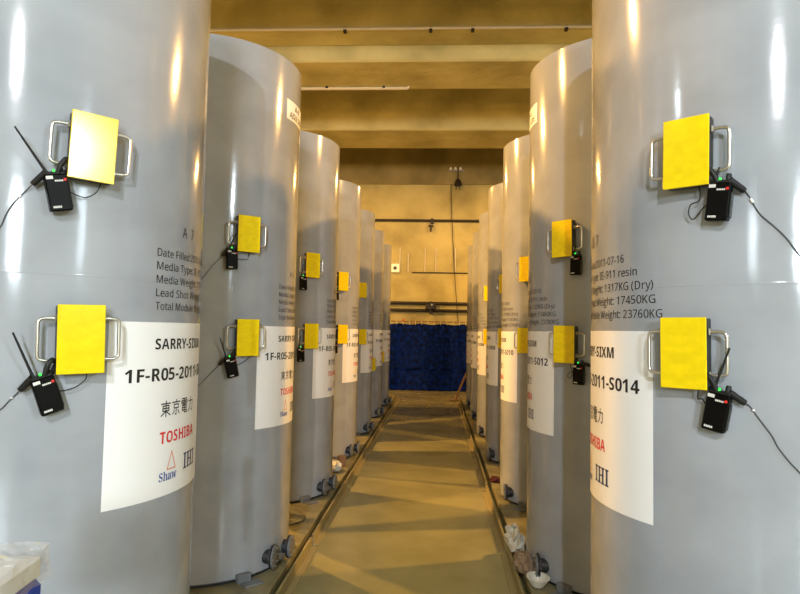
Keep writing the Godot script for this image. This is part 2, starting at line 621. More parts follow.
# ---------------------------------------------------------------- vessels
var KANJI := [
	[[0.5, 8.3, 9.5, 8.3], [5, 10, 5, 0], [2, 6.9, 8, 6.9, 8, 3.6, 2, 3.6, 2, 6.9], [2, 5.25, 8, 5.25], [5, 3.4, 0.5, 0.6], [5, 3.4, 9.5, 0.6]],
	[[5, 10, 5, 8.5], [0.5, 8.4, 9.5, 8.4], [2.4, 6.9, 7.6, 6.9, 7.6, 4.5, 2.4, 4.5, 2.4, 6.9], [5, 4.5, 5, 0.3, 3.9, 0.5], [3, 3, 1, 0.7], [7, 3, 9, 0.7]],
	[[1.5, 9.6, 8.5, 9.6], [0.7, 6.5, 0.7, 8.2, 9.3, 8.2, 9.3, 6.5], [5, 9.6, 5, 5.8], [2, 7.1, 4, 7.1], [2, 6.0, 4, 6.0], [6, 7.1, 8, 7.1], [6, 6.0, 8, 6.0], [1.8, 4.9, 8.2, 4.9, 8.2, 1.7, 1.8, 1.7, 1.8, 4.9], [1.8, 3.3, 8.2, 3.3], [5, 4.9, 5, 0.3, 9.5, 0.3, 9.5, 1.3]],
	[[1, 7.2, 8.8, 7.2, 8.4, 2, 7.5, 0.5, 6, 0.9], [4.8, 9.8, 4.6, 6, 3.5, 2.8, 1, 0.4]],
]
const LAB_W := 0.861
var line_cache := {}


func line_mesh(text: String, font: Font, x: float, y: float, w: float, h: float, rad: float) -> ArrayMesh:
	var key := "%s|%.3f" % [text, y]
	if not line_cache.has(key):
		line_cache[key] = wrapped(letters(text, font, w, h), (x - LAB_W / 2) / R, y, rad)
	return line_cache[key]


var shell_mesh := {}


func make_vessel(side: String, i: int, code: String, row_mark: String, date: String, dry: String, lead: String, total: String, label: String) -> void:
	var v := thing("storage_vessel", label, "vessel", Transform3D(Basis(Vector3.UP, FACE[side]), axis_at(side, i)), "storage vessels lining the aisle")
	if shell_mesh.is_empty():
		shell_mesh.low = lathe_mesh([Vector2(0, BASE_Y + 0.02), Vector2(R - 0.012, BASE_Y + 0.02), Vector2(R, BASE_Y + 0.03), Vector2(R, SEAM_Y - 0.002), Vector2(R - 0.02, SEAM_Y - 0.002)], 160)
		shell_mesh.up = lathe_mesh([Vector2(R - 0.02, SEAM_Y + 0.002), Vector2(R, SEAM_Y + 0.002), Vector2(R, TOP_Y - 0.006), Vector2(R - 0.006, TOP_Y), Vector2(R - 0.05, TOP_Y), Vector2(R - 0.05, TOP_Y - 0.05)], 160)
		shell_mesh.seam = lathe_mesh([Vector2(R - 0.015, SEAM_Y - 0.004), Vector2(R + 0.0004, SEAM_Y - 0.004), Vector2(R + 0.0012, SEAM_Y), Vector2(R + 0.0004, SEAM_Y + 0.004), Vector2(R - 0.015, SEAM_Y + 0.004)], 160)
		shell_mesh.lid = lathe_mesh([Vector2(R - 0.051, TOP_Y - 0.045), Vector2(R - 0.051, TOP_Y - 0.03), Vector2(0.5, TOP_Y - 0.022), Vector2(0.2, TOP_Y - 0.012), Vector2(0, TOP_Y - 0.01)], 64)
		shell_mesh.foot = lathe_mesh([Vector2(0, BASE_Y), Vector2(R - 0.02, BASE_Y), Vector2(R - 0.02, BASE_Y + 0.021), Vector2(0, BASE_Y + 0.021)], 96)
		shell_mesh.lab = wrap_sheet(-LAB_W / 2 / R, LAB_W / 2 / R, 1.153, 1.901, R)
		shell_mesh.tag = wrap_sheet(-0.27, 0.27, 3.515, 3.67, R)
		var kst := PackedVector3Array()
		for n in 4: kst.append_array(strokes(KANJI[n], 0.066, 0.85, n * 0.0745))
		shell_mesh.kanji = wrapped(kst, (0.262 - LAB_W / 2) / R, 1.494, R + 0.0022)
		var tr := PackedVector3Array()
		tr.append_array(strokes([[0, 0, 8, 0, 4, 10, 0, 0]], 0.075, 0.7, 0.0))
		shell_mesh.tri = wrapped(tr, (0.318 - LAB_W / 2) / R, 1.262, R + 0.0022)
	part("upper_shell", shell_mesh.up, M.steel_paint, v)
	part("lower_shell", shell_mesh.low, M.steel_paint, v)
	part("weld_seam", shell_mesh.seam, M.steel_paint, v)
	part("lid", shell_mesh.lid, M.steel_paint, v)
	part("foot_ring", shell_mesh.foot, M.dark_rubber, v)
	var lab := part("label_panel", shell_mesh.lab, M.label_vinyl, v)
	var rt := R + 0.0022
	part("label_line", line_mesh("SARRY-SIXM", sans_bold, 0.216, 1.785, 0.425, 0.046, rt), M.black_ink, lab)
	part("label_line", line_mesh("1F-R05-2011-" + code, sans_bold, 0.073, 1.650, 0.725, 0.054, rt), M.black_ink, lab)
	part("label_line", shell_mesh.kanji, M.black_ink, lab)
	part("label_line", line_mesh("TOSHIBA", sans_bold, 0.262, 1.378, 0.305, 0.05, rt), M.red_ink, lab)
	part("emblem", shell_mesh.tri, M.orange_ink, lab)
	part("label_line", line_mesh("Shaw", serif, 0.266, 1.216, 0.125, 0.036, rt), M.blue_ink, lab)
	part("label_line", line_mesh("IHI", serif, 0.455, 1.236, 0.145, 0.068, rt), M.navy_ink, lab)
	# stencilled data above the label
	var rs := R + 0.0012
	part("stencil_letter", line_mesh(row_mark[0], sans, 0.372, 2.288, 0.040, 0.045, rs), M.stencil_ink, v)
	part("stencil_letter", line_mesh(row_mark[-1], sans, 0.452, 2.288, 0.030, 0.045, rs), M.stencil_ink, v)
	var rows := [["Date Filled:" + date, 0.50], ["Media Type: IE-911 resin", 0.575], ["Media Weight: %sKG (Dry)" % dry, 0.655], ["Lead Shot Weight: %sKG" % lead, 0.665], ["Total Module Weight: %sKG" % total, 0.695]]
	for n in rows.size():
		part("stencil_line", line_mesh(rows[n][0], sans, 0.209, 2.185 - n * 0.0578, rows[n][1], 0.032, rs), M.stencil_ink, v)
	if i == 1:
		var tg := part("name_plate", shell_mesh.tag, M.label_vinyl, v)
		part("plate_line", line_mesh("A-6" if side == "L" else "B-6", sans_bold, 0.375, 3.605, 0.11, 0.045, rt), M.black_ink, tg)
		part("plate_line", line_mesh("AISLE SIDE", sans_bold, 0.285, 3.535, 0.29, 0.045, rt), M.black_ink, tg)
	# capped nozzles at the foot, facing the aisle
	if not shell_mesh.has("flange"):
		var along := Transform3D(Basis(Vector3.RIGHT, PI / 2), Vector3.ZERO)
		shell_mesh.neck = lathe_mesh([Vector2(0.0, -0.05), Vector2(0.05, -0.05), Vector2(0.05, 0.045), Vector2(0, 0.045)], 28, along)
		shell_mesh.flange = lathe_mesh([Vector2(0.0, 0.035), Vector2(0.080, 0.035), Vector2(0.084, 0.038), Vector2(0.084, 0.046), Vector2(0.080, 0.049), Vector2(0, 0.049)], 36, along)
		shell_mesh.blank = lathe_mesh([Vector2(0.0, 0.051), Vector2(0.080, 0.051), Vector2(0.084, 0.054), Vector2(0.084, 0.062), Vector2(0.080, 0.065), Vector2(0.035, 0.067), Vector2(0, 0.068)], 36, along)
		var st := begin()
		for b in 8:
			var a := TAU * b / 8
			lathe(st, [Vector2(0, 0.03), Vector2(0.007, 0.03), Vector2(0.007, 0.072), Vector2(0, 0.072)], 6, Transform3D(Basis(Vector3.RIGHT, PI / 2), Vector3(cos(a) * 0.066, sin(a) * 0.066, 0)))
		shell_mesh.bolts = done(st)
		var cs := begin()
		cbox(cs, Vector3(0, 0.03, 0.0), Vector3(0.10, 0.06, 0.05), 0.004)
		cbox(cs, Vector3(0.03, 0.005, 0.06), Vector3(0.14, 0.01, 0.10), 0.002)
		shell_mesh.clip = done(cs)
	for th in ([1.12, 1.47] if side == "L" else [1.10]):
		var a: float = (th - 1.512) if side == "L" else (1.581 - th)
		var at := Transform3D(Basis(), Vector3(sin(a) * R, 0.215, cos(a) * R))
		var nz := part("nozzle", shell_mesh.neck, M.dark_rubber, v, at)
		part("flange", shell_mesh.flange, M.dark_rubber, nz)
		part("blank_flange", shell_mesh.blank, M.grey_cap, nz)
		part("bolt_ring", shell_mesh.bolts, M.galvanised, nz).set_meta("kind", "stuff")
	for th in [0.80]:
		var a: float = (th - 1.512) if side == "L" else (1.581 - th)
		part("anchor_clip", shell_mesh.clip, M.grey_cap, v, Transform3D(Basis(Vector3.UP, a), Vector3(sin(a) * (R + 0.02), BASE_Y, cos(a) * (R + 0.02))))


func make_vessels() -> void:
	var L := [["S015", "A  7", "2011-07-16", "1317", "17430", "23760"], ["S013", "A  6", "2011-07-20", "1321", "17450", "23740"], ["S011", "A  5", "2011-07-11", "1315", "17440", "23750"], ["S009", "A  4", "2011-07-08", "1319", "17460", "23770"], ["S007", "A  3", "2011-07-05", "1318", "17420", "23740"], ["S005", "A  2", "2011-07-02", "1316", "17450", "23760"], ["S003", "A  1", "2011-06-29", "1320", "17430", "23750"]]
	var Rr := [["S014", "B  7", "2011-07-16", "1317", "17450", "23760"], ["S012", "B  6", "2011-07-10", "1320", "17480", "23780"], ["S010", "B  5", "2011-07-07", "1318", "17430", "23760"], ["S008", "B  4", "2011-07-04", "1316", "17440", "23750"], ["S006", "B  3", "2011-07-01", "1319", "17460", "23770"], ["S004", "B  2", "2011-06-28", "1317", "17450", "23740"], ["S002", "B  1", "2011-06-25", "1321", "17430", "23760"]]
	var look_l := ["nearest grey steel vessel of the left row, stencilled A 7",
		"second grey steel vessel of the left row, with a pale name plate near its top",
		"third grey steel vessel of the left row, just behind the one with the name plate",
		"fourth grey steel vessel of the left row, two orange-yellow boxes on its side",
		"fifth grey steel vessel of the left row from the camera, boxes small and narrow",
		"sixth grey steel vessel of the left row, a small box set low on it",
		"last grey steel vessel of the left row, beside the left edge of the blue tarpaulin"]
	var look_r := ["nearest grey steel vessel of the right row, its label ending in S014",
		"second grey steel vessel of the right row, its label ending in S012",
		"third grey steel vessel of the right row, its label ending in S010",
		"fourth grey steel vessel of the right row, warm light above and shade below",
		"fifth grey steel vessel of the right row, a narrow strip bright with warm light",
		"sixth grey steel vessel of the right row, second from the end wall",
		"last grey steel vessel of the right row, beside the right edge of the blue tarpaulin"]
	for i in 7:
		make_vessel("L", i, L[i][0], L[i][1], L[i][2], L[i][3], L[i][4], L[i][5], look_l[i])
		make_vessel("R", i, Rr[i][0], Rr[i][1], Rr[i][2], Rr[i][3], Rr[i][4], Rr[i][5], look_r[i])


# ---------------------------------------------------------------- monitor boxes, radios, cables
const BOX := Vector3(0.166, 0.26, 0.05)
var bm := {}


func box_meshes() -> void:
	bm.case = box_mesh(Vector3(BOX.x - 0.006, BOX.y - 0.006, 0.052), 0.004, Vector3(0, 0, 0.036))
	bm.plate = box_mesh(Vector3(BOX.x, BOX.y, 0.007), 0.002, Vector3(0, 0, 0.0655))
	bm.foot = lathe_mesh([Vector2(0, -0.006), Vector2(0.018, -0.006), Vector2(0.018, 0.012), Vector2(0, 0.012)], 16, Transform3D(Basis(Vector3.RIGHT, PI / 2), Vector3.ZERO))
	for s in [-1.0, 1.0]:
		var x: float = s * (BOX.x / 2 - 0.004)
		var o: float = s * 0.062
		var pts := [Vector3(x, 0.078, 0.034), Vector3(x + o * 0.62, 0.078, 0.034), Vector3(x + o * 0.93, 0.071, 0.034), Vector3(x + o, 0.052, 0.034), Vector3(x + o, 0, 0.034), Vector3(x + o, -0.052, 0.034), Vector3(x + o * 0.93, -0.071, 0.034), Vector3(x + o * 0.62, -0.078, 0.034), Vector3(x, -0.078, 0.034)]
		bm["handle%d" % int(s)] = tube_mesh(pts, 0.0065, 10)
	bm.lug = box_mesh(Vector3(0.008, 0.026, 0.026), 0.003)
	# radio
	bm.body = box_mesh(Vector3(0.072, 0.126, 0.032), 0.004)
	bm.clip = box_mesh(Vector3(0.004, 0.085, 0.02), 0.0015, Vector3(0.038, -0.01, -0.004))
	bm.top = box_mesh(Vector3(0.066, 0.012, 0.026), 0.003, Vector3(0, 0.067, 0))
	bm.knob = lathe_mesh([Vector2(0, 0.07), Vector2(0.009, 0.07), Vector2(0.009, 0.09), Vector2(0.007, 0.094), Vector2(0, 0.094)], 14)
	bm.led = lathe_mesh([Vector2(0, 0.072), Vector2(0.004, 0.072), Vector2(0.004, 0.079), Vector2(0.002, 0.081), Vector2(0, 0.081)], 10)
	var m := begin()
	cbox(m, Vector3(-0.021, 0.052, 0.0166), Vector3(0.022, 0.011, 0.0012), 0.0003)
	bm.badge = done(m)
	var w := begin()
	for k in 5: cbox(w, Vector3(-0.004 + k * 0.0055, 0.040, 0.0164), Vector3(0.0045, 0.006, 0.001), 0.0003)
	bm.mark = done(w)
	var w2 := begin()
	for k in 5: cbox(w2, Vector3(-0.024 + k * 0.0055, -0.050, 0.0164), Vector3(0.0045, 0.007, 0.001), 0.0003)
	bm.model = done(w2)
	bm.red = box_mesh(Vector3(0.009, 0.009, 0.001), 0.0003, Vector3(0.027, 0.043, 0.0164))


func monitor(side: String, i: int, theta: float, y: float, roll: float, label: String) -> Transform3D:
	var at := on_wall(side, i, theta, y, 0.0)
	at.basis = at.basis * Basis(Vector3.BACK, roll)
	var t := thing("monitor_box", label, "monitor", at, "yellow monitor boxes on the vessels")
	part("case", bm.case, M.dark_case, t)
	part("face_plate", bm.plate, M.yellow_enamel, t)
	for s in [-1, 1]:
		var h := part("handle", bm["handle%d" % s], M.chrome, t)
		for e in [-1.0, 1.0]:
			part("handle_lug", bm.lug, M.galvanised, h, Transform3D(Basis(), Vector3(s * (BOX.x / 2 + 0.001), e * 0.078, 0.034)))
	for sx in [-1.0, 1.0]:
		for sy in [-1.0, 1.0]:
			part("magnet_foot", bm.foot, M.dark_rubber, t, Transform3D(Basis(), Vector3(sx * 0.055, sy * 0.1, 0.0)))
	return at


# a radio hung on the outer handle of a box: lean is the tilt of the body, whip the tilt of its aerial
func radio(side: String, box: Transform3D, dx: float, dy: float, lean: float, whip: float, whip_len: float, label: String) -> Transform3D:
	var at := box * Transform3D(Basis(Vector3.BACK, lean) * Basis.from_scale(Vector3.ONE * 1.08), Vector3(dx, dy - 0.006, 0.036))
	var t := thing("radio", label, "radio", at, "black radios hanging from the monitor boxes")
	part("body", bm.body, M.radio_black, t)
	part("top_panel", bm.top, M.rubber, t)
	part("belt_clip", bm.clip, M.dark_case, t)
	part("knob", bm.knob, M.rubber, t, Transform3D(Basis(), Vector3(0.022, 0, 0)))
	part("indicator_lamp", bm.led, M.green_led, t, Transform3D(Basis(), Vector3(-0.002, 0, 0.008)))
	part("badge", bm.badge, M.white_print, t)
	part("maker_mark", bm.mark, M.white_print, t)
	part("type_mark", bm.model, M.white_print, t)
	part("red_mark", bm.red, M.red_ink, t)
	if whip_len > 0.0:
		var d := Vector3(sin(whip), cos(whip), 0.05)
		var a := Vector3(-0.022, 0.068, 0)
		part("antenna", tube_mesh([a, a + d * 0.03, a + d * whip_len], 0.0065, 8, false, 0.0032), M.rubber, t)
	# black strap that ties the radio to the handle
	var inward := 1.0 if side == "L" else -1.0
	var st := begin()
	tube(st, smooth_path([Vector3(inward * 0.010, 0.066, 0.006), Vector3(inward * 0.022, 0.092, 0.014), Vector3(inward * 0.042, 0.112, 0.016), Vector3(inward * 0.056, 0.098, 0.0), Vector3(inward * 0.046, 0.076, -0.014), Vector3(inward * 0.022, 0.062, -0.008)]), 0.009, 8)
	part("strap", done(st), M.rubber, t)
	return at


func wire(called: String, pts: Array, radius: float, m: Material, label: String, category: String, group: String) -> void:
	var o := part(called, tube_mesh(pts, radius, 7), m, self)
	tag(o, label, category, group)


func make_instruments() -> void:
	box_meshes()
	# side, vessel, theta, height, tilt, words
	var up := "upper"
	var lo := "lower"
	var spots := [
		["L", 0, 0.750, 2.565, -0.03, up], ["L", 0, 0.735, 1.830, 0.02, lo],
		["R", 0, 0.733, 2.564, -0.014, up], ["R", 0, 0.750, 1.823, 0.006, lo],
		["L", 1, 0.719, 2.554, 0.0, up], ["L", 1, 0.740, 1.817, 0.0, lo],
		["R", 1, 0.805, 2.557, 0.005, up], ["R", 1, 0.777, 1.813, 0.0, lo],
		["L", 2, 0.791, 2.555, 0.0, up], ["L", 2, 0.794, 1.814, 0.0, lo],
		["R", 2, 0.738, 2.548, 0.0, up], ["R", 2, 0.763, 1.811, 0.0, lo],
		["L", 3, 0.804, 2.554, 0.0, up], ["L", 3, 0.815, 1.826, 0.0, lo],
		["R", 3, 0.75, 2.555, 0.0, up], ["R", 3, 0.76, 1.815, 0.0, lo],
		["L", 4, 0.843, 2.574, 0.0, up], ["L", 4, 0.866, 1.775, 0.0, lo],
		["R", 4, 0.85, 2.555, 0.0, up], ["R", 4, 0.85, 1.815, 0.0, lo],
		["L", 5, 0.80, 1.20, 0.0, "low"], ["L", 6, 0.80, 1.27, 0.0, "low"],
	]
	var which := ["nearest", "second", "third", "fourth", "fifth", "sixth", "last"]
	var at := {}
	for s in spots:
		var row: String = "left" if s[0] == "L" else "right"
		var lab: String = "%s yellow box with steel handles, on the %s vessel of the %s row" % [s[5], which[s[1]], row]
		if s[5] == "low": lab = "small yellow box seen edge-on, set low on the %s vessel of the left row" % which[s[1]]
		at["%s%d%s" % [s[0], s[1], s[5]]] = monitor(s[0], s[1], s[2], s[3], s[4], lab)
	# key, dx, dy, lean, whip (relative to body), length
	var radios := [
		["L0upper", -0.103, -0.186, 0.25, -0.42, 0.175], ["L0lower", -0.105, -0.200, 0.30, -0.10, 0.17],
		["R0upper", 0.108, -0.188, -0.10, 0.25, 0.05], ["R0lower", 0.104, -0.200, -0.19, 0.18, 0.15],
		["L1upper", -0.112, -0.185, 0.04, 0.45, 0.16], ["L1lower", -0.105, -0.205, 0.22, -0.15, 0.14],
		["R1upper", 0.098, -0.188, -0.03, 0.3, 0.06], ["R1lower", 0.102, -0.200, -0.02, -0.26, 0.155],
		["L2upper", -0.10, -0.190, 0.05, 0.2, 0.12], ["L2lower", -0.11, -0.190, 0.05, 0.2, 0.12],
		["L3upper", -0.10, -0.190, 0.03, 0.2, 0.12], ["L3lower", -0.11, -0.190, 0.03, 0.2, 0.12],
	]
	var ra := {}
	for r_ in radios:
		var key: String = r_[0]
		var row := "left" if key[0] == "L" else "right"
		ra[key] = radio(key[0], at[key], r_[1], r_[2], r_[3], r_[4], r_[5], "black radio hanging under the %s box of the %s vessel in the %s row" % [key.substr(2), which[int(key[1])], row])
	# plugs and the thin cables that run off round the vessels
	var runs := {
		"L0upper": [[0.45, 2.374], [0.403, 2.331], [0.369, 2.284], [0.345, 2.235], [0.28, 2.17], [0.15, 2.10], [0.0, 2.04], [-0.3, 1.98]],
		"L0lower": [[0.455, 1.622], [0.423, 1.597], [0.388, 1.569], [0.30, 1.53], [0.15, 1.50], [-0.05, 1.47], [-0.3, 1.45]],
		"R0upper": [[0.473, 2.401], [0.42, 2.326], [0.353, 2.274], [0.30, 2.23], [0.244, 2.169], [0.1, 2.05], [-0.2, 1.9], [-0.4, 1.85]],
		"R0lower": [[0.470, 1.643], [0.439, 1.610], [0.378, 1.548], [0.342, 1.499], [0.258, 1.427], [0.1, 1.33], [-0.2, 1.22], [-0.4, 1.18]],
		"L1upper": [[0.47, 2.372], [0.411, 2.329], [0.33, 2.25], [0.255, 2.177], [0.1, 2.05], [-0.2, 1.95]],
		"L1lower": [[0.47, 1.605], [0.409, 1.561], [0.29, 1.471], [0.1, 1.36], [-0.2, 1.28]],
		"R1lower": [[0.46, 1.66], [0.40, 1.63], [0.2, 1.56], [-0.2, 1.5]],
	}
	for key in runs:
		var side: String = key[0]
		var i := int(key[1])
		var sgn := -1.0 if side == "L" else 1.0
		var start: Vector3 = ra[key] * Vector3(sgn * 0.024, 0.074, 0.0)
		var first: Array = runs[key][0]
		var lead: Vector3 = on_wall(side, i, first[0], first[1], 0.012).origin
		var pts := [start.lerp(lead, 0.55)]
		for p in runs[key]: pts.append(on_wall(side, i, p[0], p[1], 0.0045).origin)
		var c := thing("cable", "grey cable with black plug, from the %s radio of the %s vessel, %s row" % [key.substr(2), which[i], "left" if side == "L" else "right"], "cable", Transform3D(), "cables from the radios")
		part("wire", tube_mesh(pts, 0.0022, 6), M.cable_grey, c)
		var d := (lead - start).normalized()
		part("plug", tube_mesh([start, start + d * 0.01, start + d * 0.058, start + d * 0.068], 0.0135, 10, false, 0.011), M.rubber, c)
		if i == 0:
			var q1: Vector3 = on_wall(side, i, runs[key][0][0] - 0.015, lerpf(runs[key][0][1], runs[key][1][1], 0.3), 0.005).origin
			var q2: Vector3 = on_wall(side, i, lerpf(runs[key][0][0], runs[key][1][0], 0.5), lerpf(runs[key][0][1], runs[key][1][1], 0.5), 0.005).origin
			part("cable_tag", tube_mesh([q1, q2], 0.0055, 8, false), M.white_print, c)
	# slack leads from radio to the underside of its box
	var leads := {
		"L0upper": [[-0.066, -0.175], [-0.04, -0.185], [-0.005, -0.19], [0.03, -0.165], [0.045, -0.126]],
		"L0lower": [[-0.066, -0.195], [-0.03, -0.19], [0.0, -0.178], [0.025, -0.155], [0.03, -0.126]],
		"R0upper": [[0.07, -0.19], [0.045, -0.21], [0.015, -0.245], [-0.002, -0.225], [0.005, -0.19], [0.035, -0.18], [0.04, -0.15], [0.035, -0.125]],
		"R0lower": [[0.065, -0.19], [0.05, -0.165], [0.035, -0.165], [0.04, -0.125]],
		"L1upper": [[-0.075, -0.18], [-0.02, -0.18], [0.01, -0.175], [0.02, -0.125]],
		"L1lower": [[-0.07, -0.20], [-0.02, -0.18], [0.02, -0.15], [0.04, -0.125]],
		"R1lower": [[0.07, -0.19], [0.03, -0.19], [0.005, -0.22], [0.025, -0.235], [0.045, -0.2], [0.03, -0.15], [0.03, -0.125]],
	}
	for key in leads:
		var box: Transform3D = at[key]
		var pts := []
		var n: int = leads[key].size()
		for k in n:
			var p: Array = leads[key][k]
			pts.append(box * Vector3(p[0], p[1], lerpf(0.022, 0.03, float(k) / n)))
		wire("lead", pts, 0.0022, M.rubber, "black lead looping under the %s box of the %s vessel, %s row" % [key.substr(2), which[int(key[1])], "left" if key[0] == "L" else "right"], "lead", "leads under the monitor boxes")


# ---------------------------------------------------------------- end wall
func rod_x(x0: float, x1: float, y: float, z: float, rad: float) -> ArrayMesh:
	return tube_mesh([Vector3(x0, y, z), Vector3((x0 + x1) / 2, y, z), Vector3(x1, y, z)], rad, 10, false)


func make_end_wall() -> void:
	var zw := -HALL_FAR
	# pipes along the wall, with their clamps
	var rows := [[5.50, 0.04, "dark pipe running high across the end wall, above the pale conduits"], [2.80, 0.05, "upper of the two dark pipes just above the blue tarpaulin"], [2.57, 0.05, "lower of the two dark pipes just above the blue tarpaulin"]]
	for r_ in rows:
		var t := thing("wall_pipe", r_[2], "pipe", Transform3D(), "dark pipes on the end wall")
		part("pipe", rod_x(-4.5, 4.5, r_[0], zw + 0.10, r_[1]), M.pipe_black, t)
		for x in [-3.0, -0.22, 2.6]:
			part("clamp", box_mesh(Vector3(0.10, 0.16, 0.17), 0.01, Vector3(x, r_[0] - 0.02, zw + 0.075)), M.pipe_black, t)
	var vb := thing("valve_block", "small dark valve block joining the two dark pipes, at mid wall", "valve")
	part("block", box_mesh(Vector3(0.34, 0.16, 0.12), 0.01, Vector3(-0.22, 2.685, zw + 0.22)), M.pipe_black, vb)
	part("valve_stem", tube_mesh([Vector3(-0.18, 2.74, zw + 0.28), Vector3(-0.18, 2.74, zw + 0.36)], 0.03, 10, false), M.galvanised, vb)
	var br := thing("pipe_bracket", "small dark bracket hanging from the high pipe at mid wall", "bracket")
	part("bracket_arm", box_mesh(Vector3(0.16, 0.05, 0.16), 0.008, Vector3(-0.26, 5.33, zw + 0.08)), M.pipe_black, br)
	part("bracket_hook", box_mesh(Vector3(0.07, 0.2, 0.05), 0.008, Vector3(-0.26, 5.23, zw + 0.13)), M.pipe_black, br)
	# pale conduits
	var words := ["first pale upright conduit on the end wall, above the white wall box", "second pale upright conduit on the end wall from the left", "third pale upright conduit on the end wall, near its middle", "fourth pale upright conduit on the end wall from the left", "pale upright conduit on the end wall, furthest right"]
	var xs := [-1.25, -0.98, -0.43, -0.08, 0.55]
	for k in 5:
		var o := part("upright_conduit", tube_mesh([Vector3(xs[k], 3.83, zw + 0.03), Vector3(xs[k], 4.2, zw + 0.03), Vector3(xs[k], 4.62 - (0.0 if k != 1 else 0.2), zw + 0.03)], 0.018, 8, false), M.pale_conduit, self)
		tag(o, words[k], "conduit", "upright conduits on the end wall")
	var hc := part("level_conduit", rod_x(-0.85, 1.4, 3.80, zw + 0.03, 0.018), M.pipe_black, self)
	tag(hc, "thin level conduit joining the feet of the pale upright conduits", "conduit")
	var wb := thing("wall_box", "white wall box with a round dark port, at the left of the end wall", "box", Transform3D(Basis(), Vector3(-1.40, 3.93, zw)))
	part("housing", box_mesh(Vector3(0.28, 0.28, 0.12), 0.012, Vector3(0, 0, 0.06)), M.card_white, wb)
	part("port", lathe_mesh([Vector2(0, 0.11), Vector2(0.06, 0.11), Vector2(0.06, 0.128), Vector2(0.045, 0.132), Vector2(0, 0.132)], 20, Transform3D(Basis(Vector3.RIGHT, PI / 2), Vector3.ZERO)), M.dark_case, wb)
	# hanging lamp bracket high on the wall, and its cable
	var fx := thing("hanging_fixture", "dark fixture hanging from a pale cross bracket high on the end wall", "fixture", Transform3D(Basis(), Vector3(0.56, 7.15, zw + 0.06)))
	part("cross_arm", box_mesh(Vector3(0.52, 0.05, 0.05), 0.006, Vector3(-0.02, 0, 0.05)), M.galvanised, fx)
	for x in [-0.2, -0.05, 0.12]:
		part("insulator", lathe_mesh([Vector2(0, 0.02), Vector2(0.035, 0.02), Vector2(0.045, 0.06), Vector2(0.03, 0.11), Vector2(0, 0.12)], 14, Transform3D(Basis(), Vector3(x, 0, 0.05))), M.card_white, fx)
	part("drop_rod", tube_mesh([Vector3(0.04, 0, 0.09), Vector3(0.04, -0.3, 0.09)], 0.018, 8, false), M.pipe_black, fx)
	part("shade", lathe_mesh([Vector2(0, -0.26), Vector2(0.05, -0.30), Vector2(0.1, -0.38), Vector2(0.12, -0.50), Vector2(0.10, -0.52), Vector2(0, -0.52)].duplicate(), 20, Transform3D(Basis(), Vector3(0.04, 0, 0.09))), M.pipe_black, fx)
	part("prong", box_mesh(Vector3(0.03, 0.14, 0.03), 0.004, Vector3(-0.02, -0.58, 0.09)), M.pipe_black, fx)
	part("prong", box_mesh(Vector3(0.03, 0.14, 0.03), 0.004, Vector3(0.10, -0.58, 0.09)), M.pipe_black, fx)
	wire("wall_cable", [Vector3(0.37, 7.15, zw + 0.03), Vector3(0.40, 6.0, zw + 0.06), Vector3(0.50, 4.3, zw + 0.05), Vector3(0.58, 3.2, zw + 0.09), Vector3(0.68, 2.2, zw + 0.06)], 0.012, M.pipe_black, "thin dark cable dropping down the end wall from the hanging fixture", "cable", "")
	# conduits under the ceiling beams
	var c1 := thing("beam_conduit", "pale conduit running along the face of the nearer ceiling beam", "conduit", Transform3D(), "conduits on the ceiling beams")
	part("pipe", rod_x(-6, 6, 7.32, -11.10, 0.03), M.pale_conduit, c1)
	for x in [-1.75, -0.2, 0.55, 2.2]:
		part("clip", box_mesh(Vector3(0.06, 0.09, 0.08), 0.006, Vector3(x, 7.30, -11.115)), M.pipe_black, c1)
	var c2 := thing("beam_conduit", "pale conduit on the underside of the nearer beam, ending in a hook", "conduit", Transform3D(), "conduits on the ceiling beams")
	part("pipe", tube_mesh([Vector3(-6, 6.965, -13.0), Vector3(-2.5, 6.965, -13.0), Vector3(-0.85, 6.965, -13.0), Vector3(-0.7, 6.965, -13.0), Vector3(-0.66, 7.03, -13.0)], 0.034, 10, false), M.pale_conduit, c2)
	for x in [-4.0, -2.4, -1.2]:
		part("clip", box_mesh(Vector3(0.06, 0.05, 0.1), 0.006, Vector3(x, 6.985, -13.0)), M.pipe_black, c2)
	make_tarp()


